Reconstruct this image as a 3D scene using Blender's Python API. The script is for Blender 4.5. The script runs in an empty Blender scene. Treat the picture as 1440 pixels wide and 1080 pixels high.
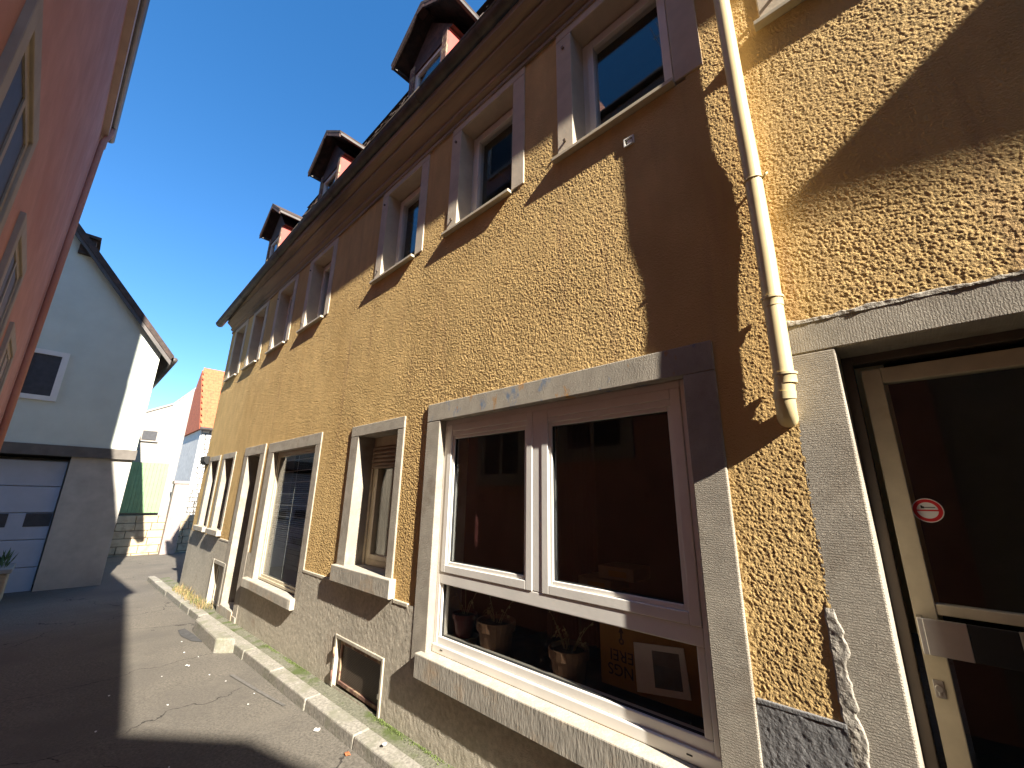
import bpy, bmesh, math, random
import numpy as np
from mathutils import Vector, Matrix
random.seed(7)
RNG = np.random.RandomState(11)
scene = bpy.context.scene
COL = scene.collection

# ------------------------------------------------------------------ materials
def nodes_of(m):
    m.use_nodes = True
    nt = m.node_tree
    nt.nodes.clear()
    return nt, nt.nodes, nt.links

def mat(name, col, rough=.8, var=.18, scale=6., col2=None, mix2=(.45, .65), scale2=2.,
        bump=0., bscale=80., stretch=(1, 1, 1), bstretch=(1, 1, 1), metallic=0., spec=.4,
        lines=None, speck=None, bdist=.01, col3=None, mix3=(.6, .7), scale3=4., stretch3=(1, 1, 1), cracks=None):
    """procedural surface: noise-varied colour, patches of a second and third colour, bump"""
    m = bpy.data.materials.new(name)
    nt, N, L = nodes_of(m)
    out = N.new('ShaderNodeOutputMaterial'); b = N.new('ShaderNodeBsdfPrincipled')
    L.new(b.outputs[0], out.inputs[0])
    b.inputs['Roughness'].default_value = rough
    b.inputs['Metallic'].default_value = metallic
    b.inputs['Specular IOR Level'].default_value = spec
    tc = N.new('ShaderNodeTexCoord')
    def mp(st):
        q = N.new('ShaderNodeMapping'); q.inputs['Scale'].default_value = st
        L.new(tc.outputs['Object'], q.inputs['Vector']); return q.outputs[0]
    def noise(sc, st=(1, 1, 1), det=5., rg=.6):
        n = N.new('ShaderNodeTexNoise'); n.inputs['Scale'].default_value = sc
        n.inputs['Detail'].default_value = det; n.inputs['Roughness'].default_value = rg
        L.new(mp(st), n.inputs['Vector']); return n.outputs['Fac']
    def mixc(fac, a, c):
        x = N.new('ShaderNodeMix'); x.data_type = 'RGBA'
        L.new(fac, x.inputs['Factor'])
        for i, v in (('A', a), ('B', c)):
            s = [q for q in x.inputs if q.name == i and q.type == 'RGBA'][0]
            if isinstance(v, tuple): s.default_value = (*v, 1)
            else: L.new(v, s)
        return [q for q in x.outputs if q.type == 'RGBA'][0]
    def ramp(fac, lo, hi):
        r = N.new('ShaderNodeMapRange'); r.inputs['From Min'].default_value = lo
        r.inputs['From Max'].default_value = hi; L.new(fac, r.inputs['Value']); return r.outputs[0]
    lo = tuple(c * (1 - var) for c in col); hi = tuple(min(1, c * (1 + var)) for c in col)
    c = mixc(ramp(noise(scale, stretch), .3, .7), lo, hi)
    if col2: c = mixc(ramp(noise(scale2, stretch, 6.), *mix2), c, col2)
    if col3: c = mixc(ramp(noise(scale3, stretch3, 6., .65), *mix3), c, col3)
    if speck:
        sc, thr, sc_col = speck
        v = N.new('ShaderNodeTexVoronoi'); v.inputs['Scale'].default_value = sc
        L.new(mp((1, 1, 1)), v.inputs['Vector'])
        c = mixc(ramp(v.outputs['Distance'], thr, thr * .6), c, sc_col)
    if cracks:
        sc, thr, ccol = cracks
        wn = N.new('ShaderNodeTexNoise'); wn.inputs['Scale'].default_value = 2.5; wn.inputs['Detail'].default_value = 5.
        L.new(tc.outputs['Object'], wn.inputs['Vector'])
        wa = N.new('ShaderNodeVectorMath'); wa.operation = 'MULTIPLY_ADD'; wa.inputs[1].default_value = (.5, .5, .5)
        L.new(wn.outputs['Color'], wa.inputs[0]); L.new(tc.outputs['Object'], wa.inputs[2])
        v = N.new('ShaderNodeTexVoronoi'); v.feature = 'DISTANCE_TO_EDGE'; v.inputs['Scale'].default_value = sc
        L.new(wa.outputs[0], v.inputs['Vector'])
        mk = N.new('ShaderNodeMath'); mk.operation = 'MULTIPLY'
        L.new(ramp(v.outputs['Distance'], thr, thr * .3), mk.inputs[0]); L.new(ramp(noise(.9), .42, .5), mk.inputs[1])
        c = mixc(mk.outputs[0], c, ccol)
    L.new(c, b.inputs['Base Color'])
    if bump or lines:
        h = None
        if bump:
            nn = noise(bscale, bstretch, 4., .6)
            g = N.new('ShaderNodeMath'); g.operation = 'MULTIPLY'; g.inputs[1].default_value = bump
            L.new(nn, g.inputs[0]); h = g.outputs[0]
        if lines:
            axis, lsc, amp = lines
            w = N.new('ShaderNodeTexWave'); w.wave_type = 'BANDS'; w.bands_direction = axis
            w.inputs['Scale'].default_value = lsc; w.inputs['Distortion'].default_value = 9.
            w.inputs['Detail'].default_value = 3.; w.inputs['Detail Scale'].default_value = 3.
            w.inputs['Detail Roughness'].default_value = .7
            L.new(mp((1, 1, 1)), w.inputs['Vector'])
            g = N.new('ShaderNodeMath'); g.operation = 'MULTIPLY_ADD'; g.inputs[1].default_value = amp
            L.new(w.outputs['Fac'], g.inputs[0])
            if h: L.new(h, g.inputs[2])
            else: g.inputs[2].default_value = 0
            h = g.outputs[0]
        bp = N.new('ShaderNodeBump'); bp.inputs['Strength'].default_value = 1.
        bp.inputs['Distance'].default_value = bdist
        L.new(h, bp.inputs['Height']); L.new(bp.outputs[0], b.inputs['Normal'])
    return m

def glass(name, tint=(.93, .95, .95), dirt=.03):
    m = bpy.data.materials.new(name)
    nt, N, L = nodes_of(m)
    out = N.new('ShaderNodeOutputMaterial'); t = N.new('ShaderNodeBsdfTransparent')
    t.inputs[0].default_value = (*tint, 1)
    g = N.new('ShaderNodeBsdfGlossy'); g.inputs['Roughness'].default_value = .004
    f = N.new('ShaderNodeFresnel'); f.inputs['IOR'].default_value = 1.5
    x = N.new('ShaderNodeMixShader')
    ge = N.new('ShaderNodeNewGeometry'); ior = N.new('ShaderNodeMapRange')      # same Fresnel on both faces of the thin pane
    ior.inputs['To Min'].default_value = 1.5; ior.inputs['To Max'].default_value = 1 / 1.5
    L.new(ge.outputs['Backfacing'], ior.inputs['Value']); L.new(ior.outputs[0], f.inputs['IOR'])
    L.new(f.outputs[0], x.inputs[0]); L.new(t.outputs[0], x.inputs[1]); L.new(g.outputs[0], x.inputs[2])
    d = N.new('ShaderNodeBsdfDiffuse'); d.inputs[0].default_value = (.5, .5, .48, 1)
    tc = N.new('ShaderNodeTexCoord'); n = N.new('ShaderNodeTexNoise')
    n.inputs['Scale'].default_value = 55.; n.inputs['Detail'].default_value = 6.
    L.new(tc.outputs['Object'], n.inputs['Vector'])
    r = N.new('ShaderNodeMapRange'); r.inputs['From Min'].default_value = .62; r.inputs['From Max'].default_value = .85
    r.inputs['To Max'].default_value = dirt
    L.new(n.outputs['Fac'], r.inputs['Value'])
    y = N.new('ShaderNodeMixShader'); L.new(r.outputs[0], y.inputs[0])
    L.new(x.outputs[0], y.inputs[1]); L.new(d.outputs[0], y.inputs[2])
    L.new(y.outputs[0], out.inputs[0])
    return m

M = {}
M['plaster'] = mat('ochre roughcast', (.66, .45, .19), .92, .13, 5., (.57, .37, .145), (.5, .72), 1.1,
                   bump=1., bscale=160., bdist=.007, spec=.2, stretch=(1, 1, .5),
                   col3=(.46, .29, .14), mix3=(.56, .78), scale3=1.5, stretch3=(4., 1, .35))
M['plinth'] = mat('grey cement render', (.47, .42, .33), .95, .22, 35., (.37, .33, .26), (.5, .68), 1.6,
                  bump=.6, bscale=150., bdist=.005, spec=.2, col3=(.36, .29, .22), mix3=(.6, .75), scale3=2.)
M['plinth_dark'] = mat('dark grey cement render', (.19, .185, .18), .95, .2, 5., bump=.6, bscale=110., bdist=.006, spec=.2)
M['stone_v'] = mat('chiselled grey sandstone, vertical strokes', (.40, .355, .285), .9, .14, 9., (.33, .29, .235), (.5, .7), 3.,
                   bump=.35, bscale=60., bstretch=(1, 1, .18), lines=('X', 34., .42), bdist=.0052, spec=.2, col3=(.28, .235, .18), mix3=(.54, .72), scale3=3.5)
M['stone_h'] = mat('chiselled grey sandstone, level strokes', (.40, .355, .285), .9, .14, 9., (.33, .29, .235), (.5, .7), 3.,
                   bump=.35, bscale=60., bstretch=(.18, 1, 1), lines=('Z', 34., .42), bdist=.0052, spec=.2, col3=(.28, .235, .18), mix3=(.54, .72), scale3=3.5)
M['stone_paint'] = mat('lintel stone with traces of blue and orange paint', (.40, .355, .285), .9, .14, 9., (.20, .25, .32), (.60, .66), 6.,
                   bump=.35, bscale=60., bstretch=(1, 1, .18), lines=('X', 34., .42), bdist=.0052, spec=.2,
                   col3=(.46, .27, .12), mix3=(.60, .66), scale3=9., stretch=(1, 1, .6), stretch3=(1, 1, .5))
M['sill_stone'] = mat('worn sill stone', (.40, .365, .30), .9, .2, 12., (.46, .36, .25), (.52, .7), 5.,
                      bump=.5, bscale=70., bstretch=(1, 1, .25), bdist=.006, spec=.2)
M['surround_paint'] = mat('grey painted window surround', (.56, .475, .36), .75, .12, 6., bump=.2, bscale=60., bdist=.004)
M['mortar'] = mat('crumbling mortar', (.37, .335, .28), .95, .18, 14., (.29, .26, .215), (.5, .65), 8., bump=.8, bscale=45., bdist=.012, spec=.2)
M['white_frame'] = mat('white window plastic', (.76, .725, .66), .35, .05, 5., spec=.5, bump=.04, bscale=30.)
M['gasket'] = mat('dark rubber gasket', (.02, .02, .02), .6)
M['beige_metal'] = mat('aged beige painted metal', (.52, .45, .32), .45, .1, 14., (.42, .34, .22), (.62, .75), 5., spec=.5, bump=.08, bscale=40., bdist=.003)
M['bronze'] = mat('brown anodised metal', (.10, .075, .055), .4, .15, 8., spec=.5)
M['black'] = mat('black plastic', (.012, .012, .012), .45, .1)
M['steel'] = mat('brushed steel', (.55, .53, .49), .35, .08, 10., metallic=.9, bump=.05, bscale=60., bstretch=(.1, 1, 1))
M['pipe'] = mat('cream painted downpipe', (.60, .48, .26), .42, .07, 6., (.50, .38, .20), (.6, .78), 5., spec=.5, bump=.05, bscale=25., bdist=.003)
M['eave_wood'] = mat('brown painted eaves board', (.31, .23, .15), .75, .22, 5., (.10, .075, .055), (.5, .7), 3., stretch=(.15, 1, 1), bump=.2, bscale=40., bstretch=(.1, 1, 1))
M['gutter'] = mat('weathered zinc gutter', (.065, .055, .05), .55, .3, 7., (.11, .09, .075), (.5, .7), 5., spec=.5)
M['rooftile'] = mat('dark brown roof tile', (.055, .04, .034), .85, .35, 14., (.10, .06, .045), (.5, .7), 6., bump=.3, bscale=60.)
M['red_board'] = mat('red painted dormer boards', (.50, .075, .055), .6, .12, 10., (.42, .065, .05), (.5, .7), 5., bump=.2, bscale=40.)
M['dark_wood'] = mat('dark weathered wood', (.07, .04, .032), .8, .3, 12., (.12, .06, .045), (.5, .7), 6., bump=.3, bscale=40.)
M['peeling'] = mat('peeling painted post', (.17, .09, .065), .8, .3, 20., (.34, .25, .15), (.52, .58), 14., bump=.3, bscale=40.)
M['glass'] = glass('window glass')
M['glass_dirty'] = glass('dusty window glass', (.9, .9, .88), .10)
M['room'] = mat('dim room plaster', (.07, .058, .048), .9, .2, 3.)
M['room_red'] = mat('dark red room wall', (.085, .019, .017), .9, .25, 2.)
M['curtain'] = mat('brown curtain cloth', (.24, .17, .09), .9, .25, 6., stretch=(8, 1, .3))
M['net'] = mat('pale net curtain', (.45, .42, .33), .9, .15, 6., stretch=(8, 1, .3))
M['shutter'] = mat('brown roller shutter slats', (.24, .165, .11), .6, .12, 8.)
M['blind'] = mat('grey venetian blind', (.62, .62, .60), .55, .1, 6.)
M['cord'] = mat('white blind cord', (.7, .68, .62), .8, .05)
M['asphalt'] = mat('worn asphalt', (.135, .120, .098), .93, .40, 55., (.108, .097, .082), (.45, .65), .7, bump=.7, bscale=170., bdist=.006,
                   speck=(75., .2, (.17, .155, .13)), spec=.25, cracks=(.5, .0035, (.035, .031, .027)), col3=(.155, .138, .112), mix3=(.55, .75), scale3=1.3)
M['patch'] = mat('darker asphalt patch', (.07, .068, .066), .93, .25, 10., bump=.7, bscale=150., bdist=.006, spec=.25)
M['kerb'] = mat('mossy kerb stone', (.27, .25, .21), .93, .35, 45., (.20, .195, .14), (.48, .68), 5., bump=.5, bscale=50., bdist=.008, spec=.2,
                col3=(.35, .32, .26), mix3=(.58, .7), scale3=18.)
M['gap'] = mat('damp mossy paving strip', (.15, .145, .105), .95, .4, 50., (.08, .10, .035), (.5, .62), 4., bump=.7, bscale=60., bdist=.01, spec=.2)
M['moss'] = mat('moss', (.09, .12, .03), .95, .35, 40.)
M['drygrass'] = mat('dry grass', (.25, .18, .08), .9, .4, 20., (.14, .16, .05), (.5, .6), 9.)
M['paint_line'] = mat('faded white road paint', (.122, .113, .10), .9, .3, 30., bump=.5, bscale=150., bdist=.004)
M['paper'] = mat('white paper', (.75, .73, .68), .8, .06, 20.)
M['leaf'] = mat('orange dry leaf', (.40, .13, .05), .8, .3, 40.)
M['card'] = mat('amber cardboard', (.30, .155, .03), .85, .12, 8., bump=.08, bscale=40.)
M['cardbrown'] = mat('brown cardboard', (.24, .165, .10), .85, .12, 8.)
M['ink'] = mat('black ink', (.015, .012, .01), .8)
M['grey_print'] = mat('grey printed picture', (.12, .13, .13), .7, .3, 14.)
M['terracotta'] = mat('terracotta', (.20, .115, .07), .85, .18, 9., (.25, .19, .14), (.55, .7), 6.)
M['redpot'] = mat('dark red glazed pot', (.11, .018, .018), .35, .15, 9.)
M['greypot'] = mat('grey green pot', (.32, .35, .27), .7, .15, 9.)
M['soil'] = mat('dry soil', (.06, .045, .03), .95, .3, 40.)
M['stem'] = mat('dry plant stem', (.34, .30, .16), .9, .2, 30.)
M['book'] = mat('dark book cover', (.05, .05, .055), .6, .2, 10.)
M['red_sign'] = mat('red sign ink', (.60, .025, .03), .5, .05)
M['white_sign'] = mat('white sign film', (.78, .77, .74), .5, .05)
M['pink'] = mat('faded pink render', (.50, .265, .22), .92, .12, 3., (.45, .215, .17), (.48, .68), .8, bump=.3, bscale=90., bdist=.005, spec=.2)
M['pink_trim'] = mat('grey brown window surround', (.34, .30, .26), .85, .12, 5.)
M['soffit'] = mat('pale painted soffit', (.50, .40, .36), .8, .1, 5.)
M['mint'] = mat('pale mint render', (.60, .64, .555), .92, .06, 2., bump=.2, bscale=90., spec=.2)
M['mint_dark'] = mat('grey brown base render', (.44, .415, .37), .92, .15, 3.)
M['garage'] = mat('pale blue grey garage door', (.40, .44, .52), .55, .05, 4.)
M['beam'] = mat('dark brown beam', (.13, .115, .10), .8, .2, 6.)
M['white_house'] = mat('off white render', (.30, .285, .26), .92, .07, 2.)
M['green'] = mat('bright green boards', (.21, .33, .17), .7, .1, 4., lines=('Y', 4., .3))
M['sandstone'] = mat('warm sandstone wall', (.47, .38, .26), .92, .2, 3., (.36, .27, .18), (.5, .65), 4., bump=.4, bscale=20.)
M['orange_tile'] = mat('orange red roof tile', (.50, .135, .055), .8, .22, 9., (.40, .10, .045), (.5, .65), 6., bump=.2, bscale=40.)
M['rubble'] = mat('white washed rubble stone', (.62, .60, .56), .92, .15, 4., bump=.3, bscale=30.)
M['rubble_dark'] = mat('rubble joints', (.10, .095, .085), .95, .2, 8.)
M['house_grey'] = mat('grey beige render', (.36, .32, .28), .92, .12, 2.5, bump=.2, bscale=90.)
M['bollard'] = mat('pinkish sandstone bollard', (.33, .27, .245), .9, .15, 9., bump=.3, bscale=50.)
M['leafgreen'] = mat('dull green leaves', (.06, .10, .035), .8, .35, 30.)
M['twig'] = mat('grey twig', (.10, .085, .07), .9, .2, 20.)
M['antenna'] = mat('dull aluminium antenna', (.55, .55, .55), .4, .05, metallic=.6)

# ------------------------------------------------------------------ mesh building
class MB:
    def __init__(s): s.v = []; s.f = []; s.m = []
    def add(s, vs, fs, mi=0):
        o = len(s.v); s.v += [tuple(map(float, q)) for q in vs]
        s.f += [tuple(i + o for i in q) for q in fs]; s.m += [mi] * len(fs); return s
    def box(s, x0, x1, y0, y1, z0, z1, mi=0):
        vs = [(x, y, z) for z in (z0, z1) for y in (y0, y1) for x in (x0, x1)]
        return s.add(vs, [(0, 2, 3, 1), (4, 5, 7, 6), (0, 1, 5, 4), (2, 6, 7, 3), (0, 4, 6, 2), (1, 3, 7, 5)], mi)
    def hexa(s, q, mi=0):   # 8 points: bottom 4 (ccw), top 4
        return s.add(q, [(3, 2, 1, 0), (4, 5, 6, 7), (0, 1, 5, 4), (1, 2, 6, 5), (2, 3, 7, 6), (3, 0, 4, 7)], mi)
    def prism(s, poly, ax, a, b, mi=0):
        """extrude a 2-D polygon along axis ax from a to b; ax 'x': poly=(y,z); 'y': (x,z); 'z': (x,y)"""
        def p(u, w, t): return {'x': (t, u, w), 'y': (u, t, w), 'z': (u, w, t)}[ax]
        n = len(poly); vs = [p(u, w, a) for u, w in poly] + [p(u, w, b) for u, w in poly]
        fs = [tuple(range(n))[::-1], tuple(range(n, 2 * n))] + [(i, (i + 1) % n, (i + 1) % n + n, i + n) for i in range(n)]
        return s.add(vs, fs, mi)
    def tube(s, path, r, n=10, mi=0, caps=True):
        path = [Vector(p) for p in path]; rings = []
        up = Vector((0, 0, 1))
        for i, p in enumerate(path):
            t = (path[min(i + 1, len(path) - 1)] - path[max(i - 1, 0)]).normalized()
            a = t.cross(Vector((1, 0, 0)) if abs(t.x) < .9 else up).normalized(); b = t.cross(a)
            rr = r[i] if isinstance(r, (list, tuple)) else r
            rings.append([p + (a * math.cos(2 * math.pi * k / n) + b * math.sin(2 * math.pi * k / n)) * rr for k in range(n)])
        vs = [q for R_ in rings for q in R_]
        fs = [(i * n + k, i * n + (k + 1) % n, (i + 1) * n + (k + 1) % n, (i + 1) * n + k) for i in range(len(path) - 1) for k in range(n)]
        if caps: fs += [tuple(range(n))[::-1], tuple(range((len(path) - 1) * n, len(path) * n))]
        return s.add(vs, fs, mi)
    def lathe(s, prof, c, n=24, mi=0):
        vs = [(c[0] + r * math.cos(2 * math.pi * k / n), c[1] + r * math.sin(2 * math.pi * k / n), c[2] + z) for r, z in prof for k in range(n)]
        fs = [(i * n + k, i * n + (k + 1) % n, (i + 1) * n + (k + 1) % n, (i + 1) * n + k) for i in range(len(prof) - 1) for k in range(n)]
        fs += [tuple(range(n))[::-1], tuple(range((len(prof) - 1) * n, len(prof) * n))]
        return s.add(vs, fs, mi)

def origin(o):
    v = Vector((0, 0, 0))
    while o is not None: v += o.location; o = o.parent
    return v

def build(name, mb, m, parent=None, smooth=False, bevel=0., rough=0.):
    me = bpy.data.meshes.new(name)
    of = origin(parent)
    vs = [(x - of.x, y - of.y, z - of.z) for x, y, z in mb.v]
    me.from_pydata(vs, [], mb.f)
    ms = m if isinstance(m, (list, tuple)) else [m]
    for k in ms: me.materials.append(M[k])
    me.polygons.foreach_set('material_index', mb.m)
    if smooth: me.polygons.foreach_set('use_smooth', [True] * len(mb.f))
    bm = bmesh.new(); bm.from_mesh(me); bmesh.ops.recalc_face_normals(bm, faces=bm.faces); bm.to_mesh(me); bm.free()
    me.update()
    o = bpy.data.objects.new(name, me); COL.objects.link(o)
    if parent is not None: o.parent = parent
    if bevel:
        b = o.modifiers.new('bevel', 'BEVEL'); b.width = bevel; b.segments = 2; b.limit_method = 'ANGLE'; b.angle_limit = math.radians(40)
    return o

def tag(o, label=None, cat=None, group=None, kind=None):
    if label: o['label'] = label
    if cat: o['category'] = cat
    if group: o['group'] = group
    if kind: o['kind'] = kind
    return o

def thing(name, loc, label, cat, group=None):
    o = bpy.data.objects.new(name, None); COL.objects.link(o); o.location = loc
    o.empty_display_size = .2
    return tag(o, label, cat, group)

# smooth value noise on a rectilinear grid
def vnoise(xs, zs, cell, seed):
    r = np.random.RandomState(seed)
    ax = xs / cell; az = zs / cell
    ax = ax - math.floor(ax.min()); az = az - math.floor(az.min())
    Lt = r.uniform(-1, 1, (int(ax.max()) + 3, int(az.max()) + 3))
    ix = ax.astype(int); iz = az.astype(int); fx = ax - ix; fz = az - iz
    fx = (fx * fx * (3 - 2 * fx))[:, None]; fz = (fz * fz * (3 - 2 * fz))[None, :]
    g = lambda i, j: Lt[ix + i][:, iz + j]
    return (g(0, 0) * (1 - fx) + g(1, 0) * fx) * (1 - fz) + (g(0, 1) * (1 - fx) + g(1, 1) * fx) * fz

def rnoise(xs, zs, cell, seed, ang):
    """the same noise on a turned lattice, so that no lattice direction shows"""
    r = np.random.RandomState(seed)
    c, s_ = math.cos(ang) / cell, math.sin(ang) / cell
    X, Z = xs[:, None].astype(np.float32), zs[None, :].astype(np.float32)
    u = X * c - Z * s_; w = X * s_ + Z * c
    u = u - math.floor(u.min()); w = w - math.floor(w.min())
    iu = u.astype(np.int32); iw = w.astype(np.int32); fu = u - iu; fw_ = w - iw
    n = 1024; Lt = r.uniform(-1, 1, (n, n)).astype(np.float32)
    fu = fu * fu * (3 - 2 * fu); fw_ = fw_ * fw_ * (3 - 2 * fw_)
    a, b = iu % n, (iu + 1) % n; d, e = iw % n, (iw + 1) % n
    return (Lt[a, d] * (1 - fu) + Lt[b, d] * fu) * (1 - fw_) + (Lt[a, e] * (1 - fu) + Lt[b, e] * fu) * fw_

def axis(*segs):
    out = []
    for a, b, st in segs: out += list(np.linspace(a, b, max(2, int(round((b - a) / st)) + 1))[:-1])
    return np.array(out + [segs[-1][1]])

def relief(name, xs, zs, y0, hts, holes, m, parent, zclip=None):
    """a wall face as a fine mesh, roughened for real; quads inside the openings are dropped"""
    nx, nz = len(xs), len(zs)
    Hh = y0 + hts
    X, Z = np.meshgrid(xs, zs, indexing='ij')
    co = np.stack([X, Hh, Z], -1).reshape(-1, 3)
    idx = np.arange(nx * nz).reshape(nx, nz)
    q = np.stack([idx[:-1, :-1], idx[:-1, 1:], idx[1:, 1:], idx[1:, :-1]], -1)
    cx = (xs[:-1] + xs[1:]) / 2; cz = (zs[:-1] + zs[1:]) / 2
    keep = np.ones((nx - 1, nz - 1), bool)
    for x0, x1, z0, z1 in holes:
        keep &= ~((((cx > x0) & (cx < x1))[:, None]) & (((cz > z0) & (cz < z1))[None, :]))
    if zclip is not None: keep &= zclip(cx[:, None], cz[None, :])
    q = q[keep]
    used = np.zeros(nx * nz, bool); used[q.ravel()] = True
    remap = np.cumsum(used) - 1
    co = co[used]; q = remap[q]
    of = origin(parent); co = co - np.array(of)
    me = bpy.data.meshes.new(name)
    me.vertices.add(len(co)); me.vertices.foreach_set('co', co.astype(np.float32).ravel())
    me.loops.add(q.size); me.loops.foreach_set('vertex_index', q.astype(np.int32).ravel())
    me.polygons.add(len(q))
    me.polygons.foreach_set('loop_start', (np.arange(len(q)) * 4).astype(np.int32))
    me.polygons.foreach_set('loop_total', np.full(len(q), 4, np.int32))
    me.polygons.foreach_set('use_smooth', np.ones(len(q), bool))
    me.materials.append(M[m]); me.update(calc_edges=True)
    o = bpy.data.objects.new(name, me); COL.objects.link(o); o.parent = parent
    return o

def zroad(x): return .085 - .025 * max(-14., min(x, 30.))
def zkerb(x): return .175 - .025 * x

# ------------------------------------------------------------------ the yellow house
HX1 = 10.95
house = thing('yellow_house', (5.5, 0, 0), 'long ochre roughcast house with stone window surrounds, grey plinth and red dormers', 'house')

# openings: x0,x1,z0,z1
BIG = (.73, 2.686, .64, 2.294)
SMALL = (3.312, 4.054, 1.05, 2.285)
SHOP = (5.138, 6.62, .61, 2.275)
DOOR2 = (7.21, 7.85, .10, 2.29)
NAR1 = (8.73, 9.31, 1.085, 2.315)
NAR0 = (9.79, 10.36, 1.085, 2.315)
DOOR = (-.97, .13, -.2, 2.296)
UP = [(.61, 1.33), (1.94, 2.64), (3.31, 4.0), (5.52, 6.24), (7.0, 7.7), (8.47, 9.16), (9.8, 10.5)]
UPZ = (4.085, 5.21)
W8 = (-.75, .015)
HATCH = (8.03, 8.66, -.03, .58)
VENT = (3.24, 4.02, .09, .45)

holes = []
def ex(o, e): return (o[0] - e, o[1] + e, o[2] - e, o[3] + e)
for o in (BIG, SMALL, SHOP, NAR1, NAR0): holes.append(ex(o, .06))
for o, g_ in ((DOOR2, .06), (DOOR, .158)): holes.append((o[0] - g_, o[1] + g_, o[2] - 1, o[3] + min(g_, .137)))
for a, b in UP + [W8]: holes.append((a - .06, b + .06, UPZ[0] - .03, UPZ[1] + .05))

xs = axis((-1.1, -.75, .012), (-.75, 1.5, .0029), (1.5, 3.4, .0042), (3.4, 5.2, .008), (5.2, HX1, .019))
zs = axis((.86, 3.4, .0033), (3.4, 5.36, .0041))
h = .00060 * rnoise(xs, zs, .0094, 1, .5) + .00090 * rnoise(xs, zs, .0064, 2, 1.1) + .0002 * rnoise(xs, zs, .022, 3, .3) \
    + .00060 * rnoise(xs, zs, .0047, 5, .8)
h *= (1 + .6 * np.clip((xs - .9) / 1.5, 0, 1))[:, None]
h *= .75 + .45 * (.5 + .5 * vnoise(xs, zs, .5, 6))          # trowel: rougher and smoother areas
h += .0012 * vnoise(xs, zs, .8, 4) + .0003 * vnoise(xs, zs, .18, 9)
def wall_clip(cx, cz):
    edge = np.where(cx > 2.0, .905, .967)
    return cz > edge - .02
relief('wall', xs, zs, .001, h, holes, 'plaster', house, wall_clip)

# rest of the wall, outside the picture to the right, and the end and back walls
for q in ((-3.6, -1.1, -.30, -.004, -.6, 5.36), (HX1 - .28, HX1 - .003, -6, -.012, -.9, 5.9), (-3.6, HX1 - .3, -6.2, -6, -.9, 5.9), (-3.6, -3.3, -6, -.3, -.9, 5.9)):
    w = MB(); w.box(*q); build('side_wall', w, 'plaster', house)

xs2 = axis((.5, 4.6, .008), (4.6, HX1, .02)); zs2 = axis((-.35, 1.0, .009))
h2 = .0006 * rnoise(xs2, zs2, .03, 21, .6) + .0011 * rnoise(xs2, zs2, .013, 22, 1.0) + .002 * vnoise(xs2, zs2, .6, 23)
ph = [ex(BIG, .05), ex(SMALL, .05), ex(SHOP, .05), (DOOR2[0] - .06, DOOR2[1] + .06, -1, 3), ex(NAR1, .05), ex(NAR0, .05), HATCH, VENT]
def pl_clip(cx, cz): return (cz < np.where(cx > 2.0, .905, .967) + (np.where(cx > 8, .06, 0))) & ((cx > .6))
relief('plinth', xs2, zs2, .013, h2, ph, 'plinth', house, pl_clip)
# capped edge of the plinth, and the small dark plinth beside the entrance
for a, b, z in ((2.95, 3.16, .905), (4.235, 5.0, .905), (8.05, 8.6, .965)):
    cp = MB(); cp.box(a, b, -.02, .017, z - .028, z + .003); build('plinth_cap', cp, 'plinth', house, bevel=.006)
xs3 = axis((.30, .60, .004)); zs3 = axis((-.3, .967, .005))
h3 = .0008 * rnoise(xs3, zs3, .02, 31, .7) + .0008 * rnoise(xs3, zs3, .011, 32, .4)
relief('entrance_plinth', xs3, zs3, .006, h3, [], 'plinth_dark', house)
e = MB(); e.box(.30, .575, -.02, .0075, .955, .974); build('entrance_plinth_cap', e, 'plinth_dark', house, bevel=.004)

def surround(name, o, left, right, top, depth, proud, sill, mats, parent, wob=.0):
    """stone frame of an opening: two jambs, lintel; built as one part"""
    x0, x1, z0, z1 = o
    b = MB()
    b.box(x0 - right, x0, -depth, proud, sill, z1, 0)
    b.box(x1, x1 + left, -depth, proud, sill, z1, 0)
    b.box(x0 - right, x1 + left, -depth, proud + .001, z1, z1 + top, 1)
    return build(name, b, mats, parent, bevel=.006)

def pane_frame(b, x0, x1, z0, z1, wd, y0, y1, mi=0):
    b.box(x0, x0 + wd, y0, y1, z0, z1, mi); b.box(x1 - wd, x1, y0, y1, z0, z1, mi)
    b.box(x0 + wd, x1 - wd, y0, y1, z1 - wd, z1, mi); b.box(x0 + wd, x1 - wd, y0, y1, z0, z0 + wd, mi)

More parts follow.
